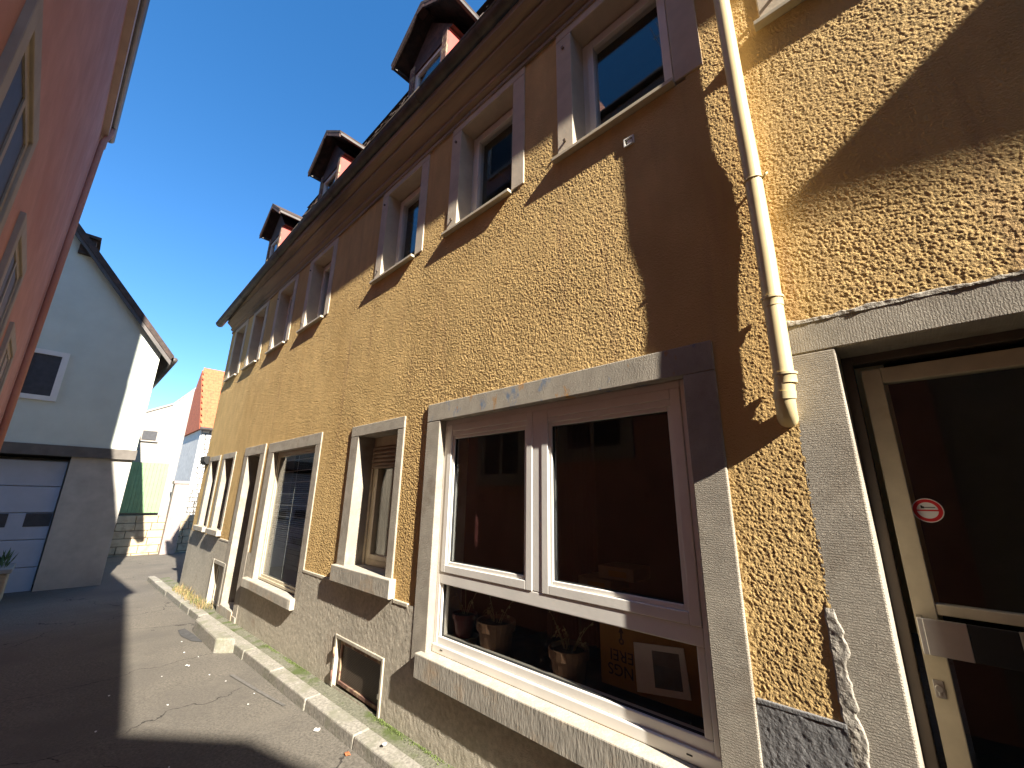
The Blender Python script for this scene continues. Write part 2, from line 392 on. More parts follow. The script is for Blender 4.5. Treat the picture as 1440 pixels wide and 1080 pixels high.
# --- big ground floor window
w = surround('window', BIG, .175, .15, .15, .30, .016, .50, ['stone_h', 'stone_paint'], house)
w['label'] = 'large three pane shop window with white frame'
s = MB(); s.box(.60, 2.745, -.05, .066, .485, .64); build('sill', s, 'sill_stone', w, bevel=.007)
f = MB(); YF = -.045
pane_frame(f, BIG[0], BIG[1], .63, 2.294, .042, -.12, YF)            # outer frame
f.box(.772, 2.644, -.12, YF, 1.085, 1.165)                            # transom
f.box(1.675, 1.755, -.12, YF, 1.165, 2.252)                           # mullion
f.box(.735, 2.68, -.10, YF + .012, .641, .695)                        # sill rail
f.box(.772, 2.644, -.12, YF - .004, .695, .745)
for a, c in ((.775, .81), (2.617, 2.642)): f.box(a, c, -.12, YF - .006, .745, 1.085)
build('frame', f, 'white_frame', w, bevel=.005)
for (a, c) in ((.774, 1.677), (1.753, 2.642)):
    f = MB(); pane_frame(f, a, c, 1.1645, 2.2525, .052, -.115, YF + .004)
    f.box(a + .052, c - .052, -.10, YF - .001, 2.165, 2.2005)
    pane_frame(f, a + .052, c - .052, 1.2165, 2.1655, .024, -.10, YF - .008)
    build('sash', f, 'white_frame', w, bevel=.004)
    g = MB(); g.box(a + .05, c - .05, -.080, -.074, 1.22, 2.16); build('pane', g, 'glass', w)
    g = MB(); pane_frame(g, a + .076, c - .076, 1.2405, 2.1415, .004, -.08, YF - .018); build('gasket', g, 'gasket', w)
g = MB(); g.box(.80, 2.63, -.078, -.072, .74, 1.09); build('pane', g, 'glass_dirty', w)
g = MB(); pane_frame(g, .808, 2.619, .743, 1.088, .006, -.08, YF - .018); build('gasket', g, 'gasket', w)
for a in (.86, 2.56):
    g = MB(); g.box(a, a + .025, YF + .012, YF + .0135, .668, .674); build('drain_slot', g, 'gasket', w)

# --- small window with roller shutter
w = surround('window', SMALL, .165, .105, .11, .34, .016, .99, ['stone_h', 'stone_v'], house)
w['label'] = 'narrow window with half lowered brown roller shutter'
s = MB(); s.box(3.16, 4.235, -.35, .06, .905, 1.05); build('sill', s, 'sill_stone', w, bevel=.007)
f = MB(); D = -.17
f.box(SMALL[0], SMALL[1], D - .07, D, 2.18, 2.285)
f.box(4.02, 4.054, D - .07, D + .01, 1.05, 2.18); f.box(3.312, 3.35, D - .07, D + .01, 1.05, 2.18)
pane_frame(f, 3.35, 4.02, 1.052, 2.17, .055, D - .07, D - .006)
pane_frame(f, 3.41, 3.96, 1.11, 2.12, .045, D - .06, D + .006)
build('frame', f, 'beige_metal', w, bevel=.004)
g = MB(); g.box(3.45, 3.92, D - .03, D - .024, 1.15, 2.08); build('pane', g, 'glass', w)
sh = MB()
for i in range(5):
    z = 1.985 + i * .041
    sh.prism([(D + .006, z), (D + .018, z + .006), (D + .022, z + .02), (D + .018, z + .034), (D + .006, z + .040)], 'x', 3.352, 4.02)
sh.box(3.352, 4.02, D + .004, D + .024, 1.962, 1.984)
build('roller_shutter', sh, 'shutter', w)
n = 60
for a, c in ((3.46, 3.70), (3.74, 3.92)):
    cu = MB()
    pts = [(a + (c - a) * i / n, D - .09 + .018 * math.sin(i * .9 + a * 7) + .008 * math.sin(i * .37)) for i in range(n + 1)]
    for i in range(n):
        (xa, ya), (xb, yb) = pts[i], pts[i + 1]
        cu.add([(xa, ya, 1.08), (xb, yb, 1.08), (xb, yb, 2.2), (xa, ya, 2.2)], [(0, 1, 2, 3)])
    build('curtain', cu, 'net', w, smooth=True)

# --- shop window with venetian blind
w = surround('window', SHOP, .24, .145, .145, .30, .014, .45, ['stone_h', 'stone_v'], house)
w['label'] = 'tall shop window with grey venetian blind'
s = MB()
pr = [(5.10, -.05), (5.10, .060), (5.16, .068), (6.55, .072), (6.80, .085), (6.86, .07), (6.86, -.05)]
s.prism(pr, 'z', .485, .60); build('sill', s, 'sill_stone', w, bevel=.012)
f = MB(); pane_frame(f, SHOP[0], SHOP[1], .598, 2.275, .035, -.13, -.055)
pane_frame(f, SHOP[0] + .035, SHOP[1] - .035, .633, 2.24, .03, -.12, -.068); build('frame', f, 'beige_metal', w, bevel=.003)
g = MB(); g.box(5.19, 6.57, -.084, -.078, .655, 2.225); build('pane', g, 'glass', w)
bl = MB(); nsl = 62
for i in range(nsl):
    z = .68 + i * .0245 + random.uniform(-.002, .002)
    t = .0075 if i < 26 else (.0025 if i % 6 else .0085)
    sk = random.uniform(-.003, .003) + (.004 if i > 40 else 0)
    bl.add([(5.215, -.120, z + t + sk), (6.55, -.120, z + t - sk), (6.55, -.096, z - t - sk), (5.215, -.096, z - t + sk)], [(0, 1, 2, 3)])
build('blind', bl, 'blind', w)
for x in (5.42, 5.9, 6.36):
    c = MB(); c.tube([(x, -.094, .67), (x + .004, -.094, 1.4), (x, -.094, 2.2)], .0030, 6)
    build('blind_cord', c, 'cord', w)

# --- far house door (deep recess)
w = surround('door', DOOR2, .20, .20, .145, .55, .018, -.14, ['stone_h', 'stone_v'], house)
w['label'] = 'dark recessed house door with stone step'
s = MB(); s.box(DOOR2[0], DOOR2[1], -.60, .03, -.14, .10); s.box(7.03, 8.02, -.02, .024, -.14, .06); build('step', s, 'sill_stone', w, bevel=.008)
f = MB(); f.box(DOOR2[0], DOOR2[1], -.62, -.55, .10, 2.29); pane_frame(f, 7.25, 7.81, .16, 2.24, .09, -.55, -.53); f.box(7.25, 7.81, -.55, -.53, .9, 1.0)
build('leaf', f, 'dark_wood', w, bevel=.004)
for z in (.60, .785):
    hb = MB(); hb.tube([(7.21, -.30, z + .02), (7.85, -.30, z)], .014, 8); build('guard_bar', hb, 'steel', w, smooth=True)

# --- two narrow windows near the far corner
for o, lab in ((NAR1, 'narrow window nearer the recessed door'), (NAR0, 'narrow window beside the far house corner')):
    w = surround('window', o, .165, .10, .10, .34, .014, 1.02, ['stone_h', 'stone_v'], house)
    w['label'] = lab
    s = MB(); s.box(o[0] - .10, o[1] + .13, -.34, .075, .995, 1.085); build('sill', s, 'sill_stone', w, bevel=.008)
    f = MB(); pane_frame(f, o[0], o[1], 1.085, 2.315, .05, -.26, -.20); f.box((o[0] + o[1]) / 2 - .03, (o[0] + o[1]) / 2 + .03, -.25, -.195, 1.135, 2.265)
    build('frame', f, 'dark_wood', w, bevel=.003)
    g = MB(); g.box(o[0] + .04, o[1] - .04, -.235, -.229, 1.12, 2.28); build('pane', g, 'glass', w)
lb = MB(); lb.prism([(0.0, 2.44), (.10, 2.44), (.10, 2.33), (.05, 2.27), (0.0, 2.27)], 'x', 10.62, 10.98)
build('corner_lamp', lb, 'black', house, bevel=.01)

# --- cellar hatch and ventilation grille in the plinth
ht = MB(); x0, x1, z0, z1 = HATCH
ht.box(x0 - .07, x0, -.12, .022, z0 - .1, z1 + .06); ht.box(x1, x1 + .06, -.12, .026, z0 - .1, z1 + .06); ht.box(x0, x1, -.12, .022, z1, z1 + .06)
o = build('cellar_hatch', ht, 'sill_stone', house, bevel=.006); o['label'] = 'small cellar hatch beside the recessed door'
l = MB(); l.box(x0, x1, -.09, -.055, z0 - .1, z1); pane_frame(l, x0 + .03, x1 - .03, z0, z1 - .04, .05, -.055, -.042); build('leaf', l, 'plinth', o, bevel=.004)

x0, x1, z0, z1 = VENT
v = MB(); v.box(x0 - .03, x0, -.10, .024, z0 - .02, z1 + .03); v.box(x1, x1 + .035, -.10, .022, z0 - .02, z1 + .03); v.box(x0, x1, -.10, .022, z1, z1 + .03)
o = build('cellar_vent', v, 'plinth', house, bevel=.005); o['label'] = 'rusty wire grille over the cellar opening'
fr = MB(); pane_frame(fr, x0 + .025, x1 - .025, z0 + .005, z1 - .012, .03, -.035, -.012)
build('frame', fr, 'peeling', o, bevel=.003)
gr = MB()
z = z0 + .04
while z < z1 - .045:
    gr.box(x0 + .055, x1 - .055, -.030, -.024, z, z + .0045); z += .0115
x = x0 + .07
while x < x1 - .06:
    gr.box(x, x + .003, -.0305, -.0285, z0 + .035, z1 - .04); x += .028
build('wire_mesh', gr, 'bronze', o)
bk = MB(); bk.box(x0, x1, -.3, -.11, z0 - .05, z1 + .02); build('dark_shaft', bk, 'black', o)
for zz in (.16, .34):
    hg = MB(); hg.tube([(x1 + .012, .026, zz - .04), (x1 + .012, .026, zz + .04)], .010, 8); build('hinge', hg, 'peeling', o, smooth=True)
lt = MB(); lt.tube([(x0 + .02, -.004, .10), (x0 + .02, -.004, .24)], .007, 8); lt.box(x0 + .005, x0 + .035, -.012, .012, .19, .225); build('latch', lt, 'steel', o)

# --- the upper windows
for i, (a, b) in enumerate(UP + [W8]):
    o = (a, b, UPZ[0], UPZ[1])
    sl, sr = (.14, .135)
    if i in (0,): sl, sr = .14, .16
    if i == 7: sl, sr = .145, .14
    w = surround('window', o, sl, sr, .11, .22, .010, UPZ[0] - .005, ['surround_paint', 'surround_paint'], house)
    s = MB(); s.box(a - .0, b + .17, -.12, .046, UPZ[0] - .025, UPZ[0] + .002); build('sill', s, 'steel' if 0 else 'beige_metal', w, bevel=.003)
    f = MB(); pane_frame(f, a, b, UPZ[0], UPZ[1] - .01, .055, -.22, -.155); pane_frame(f, a + .05, b - .05, UPZ[0] + .05, UPZ[1] - .06, .055, -.21, -.138)
    build('frame', f, 'white_frame', w, bevel=.004)
    g = MB(); g.box(a + .095, b - .095, -.176, -.170, UPZ[0] + .09, UPZ[1] - .10); build('pane', g, 'glass', w)
    if i not in (5, 6):
        for zz in (4.2, 5.1):
            k = MB(); k.tube([(b + .07, .008, zz), (b + .07, .026, zz)], .012, 8); build('shutter_hook', k, 'bronze', w)
# --- rooms behind the windows
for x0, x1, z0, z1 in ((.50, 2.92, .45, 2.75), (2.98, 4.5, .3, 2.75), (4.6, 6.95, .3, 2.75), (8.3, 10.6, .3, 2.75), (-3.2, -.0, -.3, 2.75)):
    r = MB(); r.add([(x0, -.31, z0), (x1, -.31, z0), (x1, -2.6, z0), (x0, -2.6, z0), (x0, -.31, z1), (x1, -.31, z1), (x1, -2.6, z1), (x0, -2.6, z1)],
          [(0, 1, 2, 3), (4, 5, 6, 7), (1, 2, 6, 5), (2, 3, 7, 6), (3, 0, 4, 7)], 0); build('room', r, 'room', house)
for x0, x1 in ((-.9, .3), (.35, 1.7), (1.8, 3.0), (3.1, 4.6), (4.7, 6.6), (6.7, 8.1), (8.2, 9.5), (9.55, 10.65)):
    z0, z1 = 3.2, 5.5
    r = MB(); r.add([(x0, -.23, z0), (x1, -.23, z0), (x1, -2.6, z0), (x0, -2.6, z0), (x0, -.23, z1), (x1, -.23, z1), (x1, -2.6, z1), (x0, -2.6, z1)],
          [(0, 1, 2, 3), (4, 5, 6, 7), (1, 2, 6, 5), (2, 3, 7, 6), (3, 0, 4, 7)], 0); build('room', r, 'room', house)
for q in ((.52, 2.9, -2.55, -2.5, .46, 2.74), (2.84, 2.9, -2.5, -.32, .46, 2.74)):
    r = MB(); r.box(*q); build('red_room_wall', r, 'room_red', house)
lg = MB(); lg.box(.52, 2.9, -.75, -.31, .60, .645); build('window_ledge', lg, 'dark_wood', house)
cu = MB(); n = 90
pts = [(1.86 + .5 * i / n, -.95 + .03 * math.sin(i * .55) + .012 * math.sin(i * 1.3)) for i in range(n + 1)]
for i in range(n):
    (xa, ya), (xb, yb) = pts[i], pts[i + 1]
    cu.add([(xa, ya, .65), (xb, yb, .65), (xb, yb, 2.6), (xa, ya, 2.6)], [(0, 1, 2, 3)])
build('curtain', cu, 'room_red', house, smooth=True)

# --- entrance door at the right
w = surround('door', DOOR, .172, .17, .145, .30, .0005, -.3, ['stone_h', 'stone_v'], house)
w['label'] = 'glazed entrance door with beige metal frame and push bar'
f = MB(); D = -.2
f.box(.095, .13, D - .06, D + .02, -.3, 2.296); f.box(-.97, .095, D - .06, D + .02, 2.262, 2.296)
build('frame', f, 'bronze', w, bevel=.003)
f = MB(); pane_frame(f, -.93, .075, -.12, 2.235, .062, D - .055, D)
f.box(-.868, .013, D - .05, D - .004, 1.325, 1.36)
build('leaf', f, 'beige_metal', w, bevel=.003)
g = MB(); g.box(-.87, .016, D - .033, D - .027, -.06, 2.18); build('pane', g, 'glass', w)
hb = MB()
hb.box(.055, .069, D, D + .055, 1.205, 1.318); hb.box(-.052, .055, D + .040, D + .055, 1.205, 1.318)
build('push_plate', hb, 'steel', w, bevel=.002)
hb = MB(); hb.box(-.165, -.052, D + .036, D + .053, 1.206, 1.317); build('push_grip', hb, 'black', w, bevel=.003)
hb = MB(); hb.box(-.60, -.165, D + .040, D + .055, 1.205, 1.318); build('push_plate', hb, 'steel', w, bevel=.002)
lk = MB(); lk.box(.038, .064, D, D + .005, 1.065, 1.118)
lk.tube([(.051, D + .004, 1.094), (.051, D + .012, 1.094)], .0105, 16); lk.box(.0475, .0545, D + .004, D + .011, 1.074, 1.092)
build('lock', lk, 'steel', w, bevel=.001)
st = MB()
def disc(b, cx, cz, r0, r1, y, mi, n=40):
    for k in range(n):
        a0, a1 = 2 * math.pi * k / n, 2 * math.pi * (k + 1) / n
        if r0 == 0: b.add([(cx, y, cz), (cx + r1 * math.cos(a0), y, cz + r1 * math.sin(a0)), (cx + r1 * math.cos(a1), y, cz + r1 * math.sin(a1))], [(0, 1, 2)], mi)
        else: b.add([(cx + q * math.cos(a), y, cz + q * math.sin(a)) for q, a in ((r0, a0), (r1, a0), (r1, a1), (r0, a1))], [(0, 1, 2, 3)], mi)
YS = D - .0265; SX, SZ = -.027, 1.678
disc(st, SX, SZ, 0, .043, YS, 0); disc(st, SX, SZ, .029, .040, YS + .0006, 1)
st.box(SX - .029, SX + .029, YS + .0004, YS + .001, SZ - .0025, SZ + .0025, 1)
st.box(SX + .008, SX + .017, YS + .0004, YS + .0008, SZ + .0075, SZ + .0145, 2); st.box(SX + .012, SX + .0175, YS + .0004, YS + .0008, SZ + .0145, SZ + .0175, 2)
st.box(SX - .022, SX + .008, YS + .0003, YS + .0006, SZ + .009, SZ + .0125, 3)
build('no_smoking_sticker', st, ['white_sign', 'red_sign', 'ink', 'grey_print'], w)
# crumbling mortar along the entrance jamb
xm = axis((.14, .325, .004)); zm = axis((-.1, 1.5, .005))
edge = .285 - .03 * np.clip((1.0 - zm) / .5, 0, 1) - .05 * np.clip((.55 - zm) / .4, 0, 1)
wob = .010 * vnoise(np.array([0., 1.]), zm, .05, 71)[0] + .007 * vnoise(np.array([0., 1.]), zm, .018, 72)[0]
dist = xm[:, None] - (edge + wob)[None, :]
up = np.clip((1.40 - zm) / .25, 0, 1)[None, :]
mask = np.clip((dist + .012 + .020 * up) / .012, 0, 1) * np.clip((.318 + .004 * vnoise(xm, zm, .02, 77) - xm[:, None]) / .006, 0, 1) * np.clip(up * 3, 0, 1)
hm = mask * .3 * (.006 + .004 * vnoise(xm, zm, .045, 73) + .003 * vnoise(xm, zm, .018, 74) + .0015 * vnoise(xm, zm, .009, 75)) - (1 - mask) * .02
relief('mortar_patch', xm, zm, .0025, hm, [], 'mortar', house)

# --- broken cable box hole under the nearest upper window
j = MB(); pane_frame(j, .885, .952, 3.836, 3.894, .008, -.01, .012); j.box(.893, .944, -.02, .002, 3.846, 3.884, 1); j.box(.90, .93, .002, .008, 3.852, 3.874, 0)
o = build('cable_box', j, ['paper', 'ink'], house); o['label'] = 'small broken cable box in the wall'

n_ = MB(); n_.tube([(9.55, -.01, 3.86), (9.55, .04, 3.87)], .006, 8); build('nail', n_, 'bronze', house)
xm = axis((-.97, .31, .004)); zm = axis((2.425, 2.475, .004))
top = 2.452 + .008 * vnoise(xm, np.array([0., 1.]), .09, 81)[:, 0] + .005 * vnoise(xm, np.array([0., 1.]), .03, 82)[:, 0]
mk = np.clip((top[:, None] - zm[None, :]) / .006, 0, 1)
relief('lintel_mortar', xm, zm, .0015, mk * (.003 + .0025 * vnoise(xm, zm, .04, 83) + .0015 * vnoise(xm, zm, .015, 84)) - (1 - mk) * .02, [], 'mortar', house)

# --- cornice and gutter
c = MB()
c.prism([(-.05, 5.285), (.022, 5.285), (.022, 5.325), (.010, 5.33), (.010, 5.345), (.04, 5.36), (.055, 5.375), (.055, 5.40), (.042, 5.405), (.042, 5.42), (.09, 5.47), (.125, 5.50), (.145, 5.525), (.145, 5.555), (.13, 5.56), (.13, 5.575), (.185, 5.60), (.215, 5.635), (.215, 5.70), (-.05, 5.70)], 'x', -3.6, HX1)
build('cornice', c, 'eave_wood', house)
def gz(x): return 5.80 if x < 6.3 else 5.80 - .045 * (x - 6.3)
def gut_ring(x, r):
    return [(x, .225 + r * math.cos(a), gz(x) + r * math.sin(a)) for a in [math.pi + math.pi * k / 10 for k in range(11)]]
g = MB(); gx = [-3.6, 0, 3, 6.3, 8.8, 11.32]
for a, b in zip(gx[:-1], gx[1:]):
    for r in (.078, .072):
        A, B = gut_ring(a, r), gut_ring(b, r)
        g.add(A + B, [(k, k + 1, k + 12, k + 11) for k in range(10)])
for k in (0,):
    A = gut_ring(11.32, .078); g.add(A, [tuple(range(11))])
for a, b in zip(gx[:-1], gx[1:]): g.tube([(a, .303, gz(a)), (b, .303, gz(b))], .009, 8)
for x in np.arange(-3.2, 11.3, 2.1):
    for a in (x,): g.tube([(a, .225 + .080 * math.cos(t), gz(a) + .080 * math.sin(t)) for t in [math.pi + math.pi * k / 10 for k in range(11)]], .006, 6)
build('gutter', g, 'gutter', house, smooth=True)

# --- mansard roof with tile courses
rf = MB(); sl = 2.75
y0r, z0r, z1r = .155, 5.83, 9.5
ncr = 22; dz = (z1r - z0r) / ncr
for i in range(ncr):
    za = z0r + i * dz; zb = za + dz
    ya, yb = y0r - (za - z0r) / sl, y0r - (zb - z0r) / sl
    x = -3.6 + (i % 2) * .09
    while x < HX1 + .05:
        x2 = min(x + .178, HX1 + .12); dr = random.uniform(-.004, .006)
        rf.hexa([(x, ya + .030 + dr, za - .02), (x2, ya + .030 + dr, za - .02), (x2, ya - .02, za), (x, ya - .02, za),
                 (x, yb + .012 + dr, zb), (x2, yb + .012 + dr, zb), (x2, yb - .02, zb), (x, yb - .02, zb)])
        x += .18
build('roof', rf, 'rooftile', house)
rt = MB()
yt = y0r - (z1r - z0r) / sl
rt.hexa([(-3.6, yt + .06, z1r), (HX1 + .12, yt + .06, z1r), (HX1 + .12, -6.2, z1r), (-3.6, -6.2, z1r), (-3.6, yt - .3, z1r + .15), (HX1, yt - .3, z1r + .15), (HX1, -5.5, z1r + .15), (-3.6, -5.5, z1r + .15)])
rt.prism([(.15, 5.7), (yt - .02, z1r), (-6.1, z1r), (-6.1, 5.7)], 'x', HX1 - .2, HX1)
build('upper_roof', rt, 'rooftile', house)

# --- dormers
for xc, lab in ((3.36, 'nearest red dormer'), (6.08, 'middle red dormer'), (8.72, 'farthest red dormer')):
    hw = .385; zt = 6.93; yf = .02
    def yroof(z): return y0r - (z - z0r) / sl
    hd = MB(); hd.prism([(xc - hw - .06, zt), (xc + hw + .06, zt), (xc + .02, zt + .50)], 'y', yf - .35, yf - .01)
    o = build('dormer', hd, 'dark_wood', house); o['label'] = lab
    hd = MB(); hd.box(xc - hw + .10, xc + hw - .10, yf - .05, yf + .008, 6.79, zt); build('window_head', hd, 'dark_wood', o)
    xe, ze, zr = .62, 7.07, 7.53
    for sx in (-1, 1):
        xo = xc + sx * hw
        pl = [(yf, 5.85), (yf, zt), (yroof(zt) - .15, zt), (yroof(5.85) - .15, 5.85)]
        d = MB(); a_, b_ = sorted((xo, xo - sx * .03)); d.prism(pl, 'x', a_, b_, 0); build('cheek', d, 'red_board', o)
        pf = MB(); a_, b_ = sorted((xc + sx * (hw - .003), xc + sx * (hw - .10))); pf.box(a_, b_, yf - .06, yf + .02, 5.86, zt); build('corner_post', pf, 'peeling', o, bevel=.006)
        eb = MB(); a_, b_ = sorted((xc + sx * (xe - .03), xc + sx * (xe + .005))); eb.box(a_, b_, -.9, .17, ze - .03, ze + .01); build('eaves_strip', eb, 'gutter', o)
    fr = MB(); pane_frame(fr, xc - hw + .10, xc + hw - .10, 5.9, 6.79, .05, yf - .05, yf - .008); build('window_frame', fr, 'white_frame', o, bevel=.003)
    gp = MB(); gp.box(xc - hw + .14, xc + hw - .14, yf - .036, yf - .03, 5.95, 6.75); build('pane', gp, 'glass', o)
    gp = MB(); gp.box(xc - hw + .03, xc + hw - .03, yf - .30, yf - .25, 5.9, 6.9); build('dark_room', gp, 'room', o)
    rfm = MB()
    for sx in (-1, 1):
        q = [(xc + .02, zr), (xc + sx * xe, ze), (xc + sx * (xe + .01), ze + .035), (xc + .02, zr + .05)]
        rfm.prism(q if sx < 0 else q[::-1], 'y', -.95, .19)
    build('dormer_roof', rfm, 'rooftile', o)
    bb = MB()
    for sx in (-1, 1):
        q = [(xc + .02, zr - .06), (xc + sx * (xe - .01), ze - .06), (xc + sx * (xe - .01), ze), (xc + .02, zr)]
        bb.prism(q if sx < 0 else q[::-1], 'y', .165, .188)
    bb.box(xc + .02 - .07, xc + .09, .10, .19, zr - .10, zr - .03)
    build('barge_board', bb, 'dark_wood', o)

# --- downpipe with collars, elbow and wall clamp
PX = .298; PR = .037
def so(z): return .062 if z > 3.45 else (.050 if 3.0 < z < 3.35 else .060)
path = [(PX + .012, .30, 5.72), (PX + .012, .22, 5.55), (PX + .010, .10, 5.36), (PX + .008, .064, 5.2), (PX + .006, .063, 4.6), (PX + .003, .061, 3.6), (PX, .052, 3.3), (PX, .051, 3.0), (PX, .058, 2.75), (PX + .003, .061, 2.5), (PX + .006, .062, 2.2), (PX + .012, .062, 2.14), (PX + .018, .056, 2.095), (PX + .022, .038, 2.06), (PX + .026, .01, 2.035), (PX + .028, -.04, 2.02)]
p = MB(); p.tube(path, PR, 24)
for z in (2.54, 2.198):
    p.tube([(PX + .003, .0605, z - .035), (PX + .003, .0605, z - .004), (PX + .003, .0605, z)], [PR + .003, PR + .003, PR + .005], 24)
    p.tube([(PX + .003, .0605, z), (PX + .003, .0605, z + .010)], PR + .008, 24)
p.tube([(PX + .014, .061, 2.135), (PX + .017, .057, 2.105)], PR + .004, 24)
o = build('downpipe', p, 'pipe', house, smooth=True)
md = o.modifiers.new('es', 'EDGE_SPLIT'); md.split_angle = math.radians(50)
k = MB(); k.tube([(PX + .039 * math.cos(t), .052 + .039 * math.sin(t), 3.16) for t in [2 * math.pi * i / 24 for i in range(25)]], .004, 6)
k.tube([(PX - .036, .045, 3.16), (PX - .052, .06, 3.165), (PX - .058, .05, 3.175)], .006, 8); k.tube([(PX, .01, 3.16), (PX, -.03, 3.16)], .008, 8)
build('clamp', k, 'pipe', o, smooth=True)

# ------------------------------------------------------------------ things on the ledge behind the big window
def pot(x, y, z, r, hh, m, label, stems=0, name='flower_pot', seed=1):
    t = thing(name, (x, y, z), label, 'flower pot')
    b = MB(); b.lathe([(r * .72, 0), (r * .95, hh * .78), (r * 1.07, hh * .78), (r * 1.08, hh), (r * .98, hh), (r * .95, hh * .9), (0.001, hh * .88)], (x, y, z)); build('pot', b, m, t, smooth=False)
    s = MB(); s.lathe([(r * .9, hh * .84), (r * .8, hh * .93), (.001, hh * .95)], (x, y, z), 16); build('soil', s, 'soil', t)
    q = random.Random(seed); st = MB()
    for i in range(stems):
        a = q.uniform(0, 6.28); L = q.uniform(.10, .32); dx, dy = math.cos(a), abs(math.sin(a)) * .4 - .15
        pth = [(x + dx * r * .3, y + dy * .05, z + hh * .9)]
        for k in range(1, 7):
            u = k / 6; pth.append((x + dx * (r * .3 + L * .55 * u), y + dy * .14 * u, z + hh * .9 + L * (1.1 * u - (.9 if i % 3 == 0 else .35) * u * u)))
        st.tube(pth, [.0028 * (1 - .6 * k / 6) for k in range(7)], 5)
        for k in range(3):
            c = Vector(pth[3 + k]); s_ = q.uniform(.012, .03); d = Vector((q.uniform(-1, 1), q.uniform(-1, 1), q.uniform(-1, 1))).normalized() * s_; e2 = d.cross(Vector((.3, .5, .8))).normalized() * s_ * .4
            st.add([c, c + d * .5 + e2, c + d, c + d * .5 - e2], [(0, 1, 2, 3)])
    if stems: build('dry_stems', st, 'stem', t)
    return t
pot(2.53, -.20, .735, .085, .15, 'redpot', 'dark red glazed flower pot standing on a pale green pot', 8, seed=2)
tp = thing('flower_pot', (2.53, -.20, .645), 'pale grey green pot beneath the dark red one', 'flower pot')
b = MB(); b.lathe([(.085, 0), (.100, .085), (.105, .095), (.095, .095), (.001, .065)], (2.53, -.20, .645)); build('pot', b, 'greypot', tp)
pot(2.22, -.215, .645, .125, .25, 'terracotta', 'large pale terracotta pot second from the left on the ledge', 10, seed=5)
pot(1.61, -.205, .645, .110, .225, 'terracotta', 'terracotta pot with drooping dry stems in the middle', 14, seed=9)

bx = thing('cardboard_box', (1.15, -.24, .72), 'amber cardboard box with upside down black lettering', 'box')
b = MB(); b.box(.85, 1.42, -.55, -.24, .735, 1.09); build('carton', b, 'card', bx, bevel=.004)
def text_mesh(body, size, loc, flip, name, m, parent, rotz=0):
    cu = bpy.data.curves.new('txt', 'FONT'); cu.body = body; cu.size = size; cu.extrude = .0006
    to = bpy.data.objects.new('txt', cu); COL.objects.link(to)
    bpy.context.view_layer.update()
    me = bpy.data.meshes.new_from_object(to.evaluated_get(bpy.context.evaluated_depsgraph_get()))
    COL.objects.unlink(to); bpy.data.objects.remove(to); bpy.data.curves.remove(cu)
    # text plane xy -> facade plane; readable from +Y: text right = -X
    R_ = Matrix(((-1, 0, 0, 0), (0, 0, 1, 0), (0, 1, 0, 0), (0, 0, 0, 1)))
    if flip: R_ = R_ @ Matrix.Rotation(math.pi, 4, 'Z')
    me.transform(Matrix.Translation(Vector(loc) - origin(parent)) @ R_)
    me.materials.append(M[m])
    o = bpy.data.objects.new(name, me); COL.objects.link(o); o.parent = parent
    return o
text_mesh('EREI', .078, (1.215, -.2385, .915), True, 'lettering', 'ink', bx)
text_mesh('NGS', .078, (1.22, -.2385, .845), True, 'lettering', 'ink', bx)
ar = MB(); ar.prism([(1.270, 1.00), (1.300, 1.00), (1.285, 1.035)], 'y', -.2395, -.2385); ar.box(1.279, 1.291, -.2395, -.2385, .975, 1.00)
disc(ar, 1.285, .96, .007, .016, -.2388, 0, 20)
build('arrow_mark', ar, 'ink', bx)
pp = thing('paper_sheet', (1.10, -.225, .80), 'white sheet with a grey picture leaning on the amber box', 'paper')
b = MB(); b.hexa([(.925, -.23, .795), (1.20, -.23, .755), (1.20, -.225, .755), (.925, -.225, .795), (.945, -.237, 1.005), (1.21, -.237, .975), (1.21, -.232, .975), (.945, -.232, 1.005)]); build('sheet', b, 'paper', pp)
b = MB(); b.hexa([(.96, -.2265, .82), (1.10, -.2265, .80), (1.10, -.2242, .80), (.96, -.2242, .82), (.97, -.233, .975), (1.11, -.233, .96), (1.11, -.2306, .96), (.97, -.2306, .975)]); build('picture', b, 'grey_print', pp)
bk = thing('book_stack', (1.15, -.2, .645), 'dark books lying on the ledge in front of the amber box', 'books')
b = MB(); b.box(.90, 1.40, -.225, -.10, .645, .685); b.box(.93, 1.36, -.22, -.105, .686, .715); build('book', b, 'book', bk, bevel=.003)
for i, (x0, x1, z0, lab, y) in enumerate(((1.62, 1.86, 1.02, 'brown carton at the bottom of the pile behind the glass', -.86), (1.56, 1.82, 1.10, 'brown carton in the middle of the pile behind the glass', -.86), (1.40, 1.66, 1.185, 'brown carton on top of the pile behind the glass', -.87))):
    t = thing('cardboard_box', ((x0 + x1) / 2, y, z0), lab, 'box', 'brown cartons behind the glass')
    b = MB(); b.box(x0, x1, y, y + .24, z0, z0 + .079); build('carton', b, 'cardbrown', t, bevel=.003)
    b = MB(); b.box(x0 + .05, x1 - .08, y + .2405, y + .2415, z0 + .02, z0 + .055); build('carton_label', b, 'card', t)
tb = thing('side_table', (1.65, -.8, .45), 'dark table in the dim room under the brown cartons', 'table')
b = MB(); b.box(1.25, 2.1, -1.0, -.55, .985, 1.02); build('tabletop', b, 'dark_wood', tb)
for x in (1.3, 2.05):
    for y in (-.96, -.60):
        b = MB(); b.box(x - .02, x + .02, y - .02, y + .02, .46, .985); build('leg', b, 'dark_wood', tb)

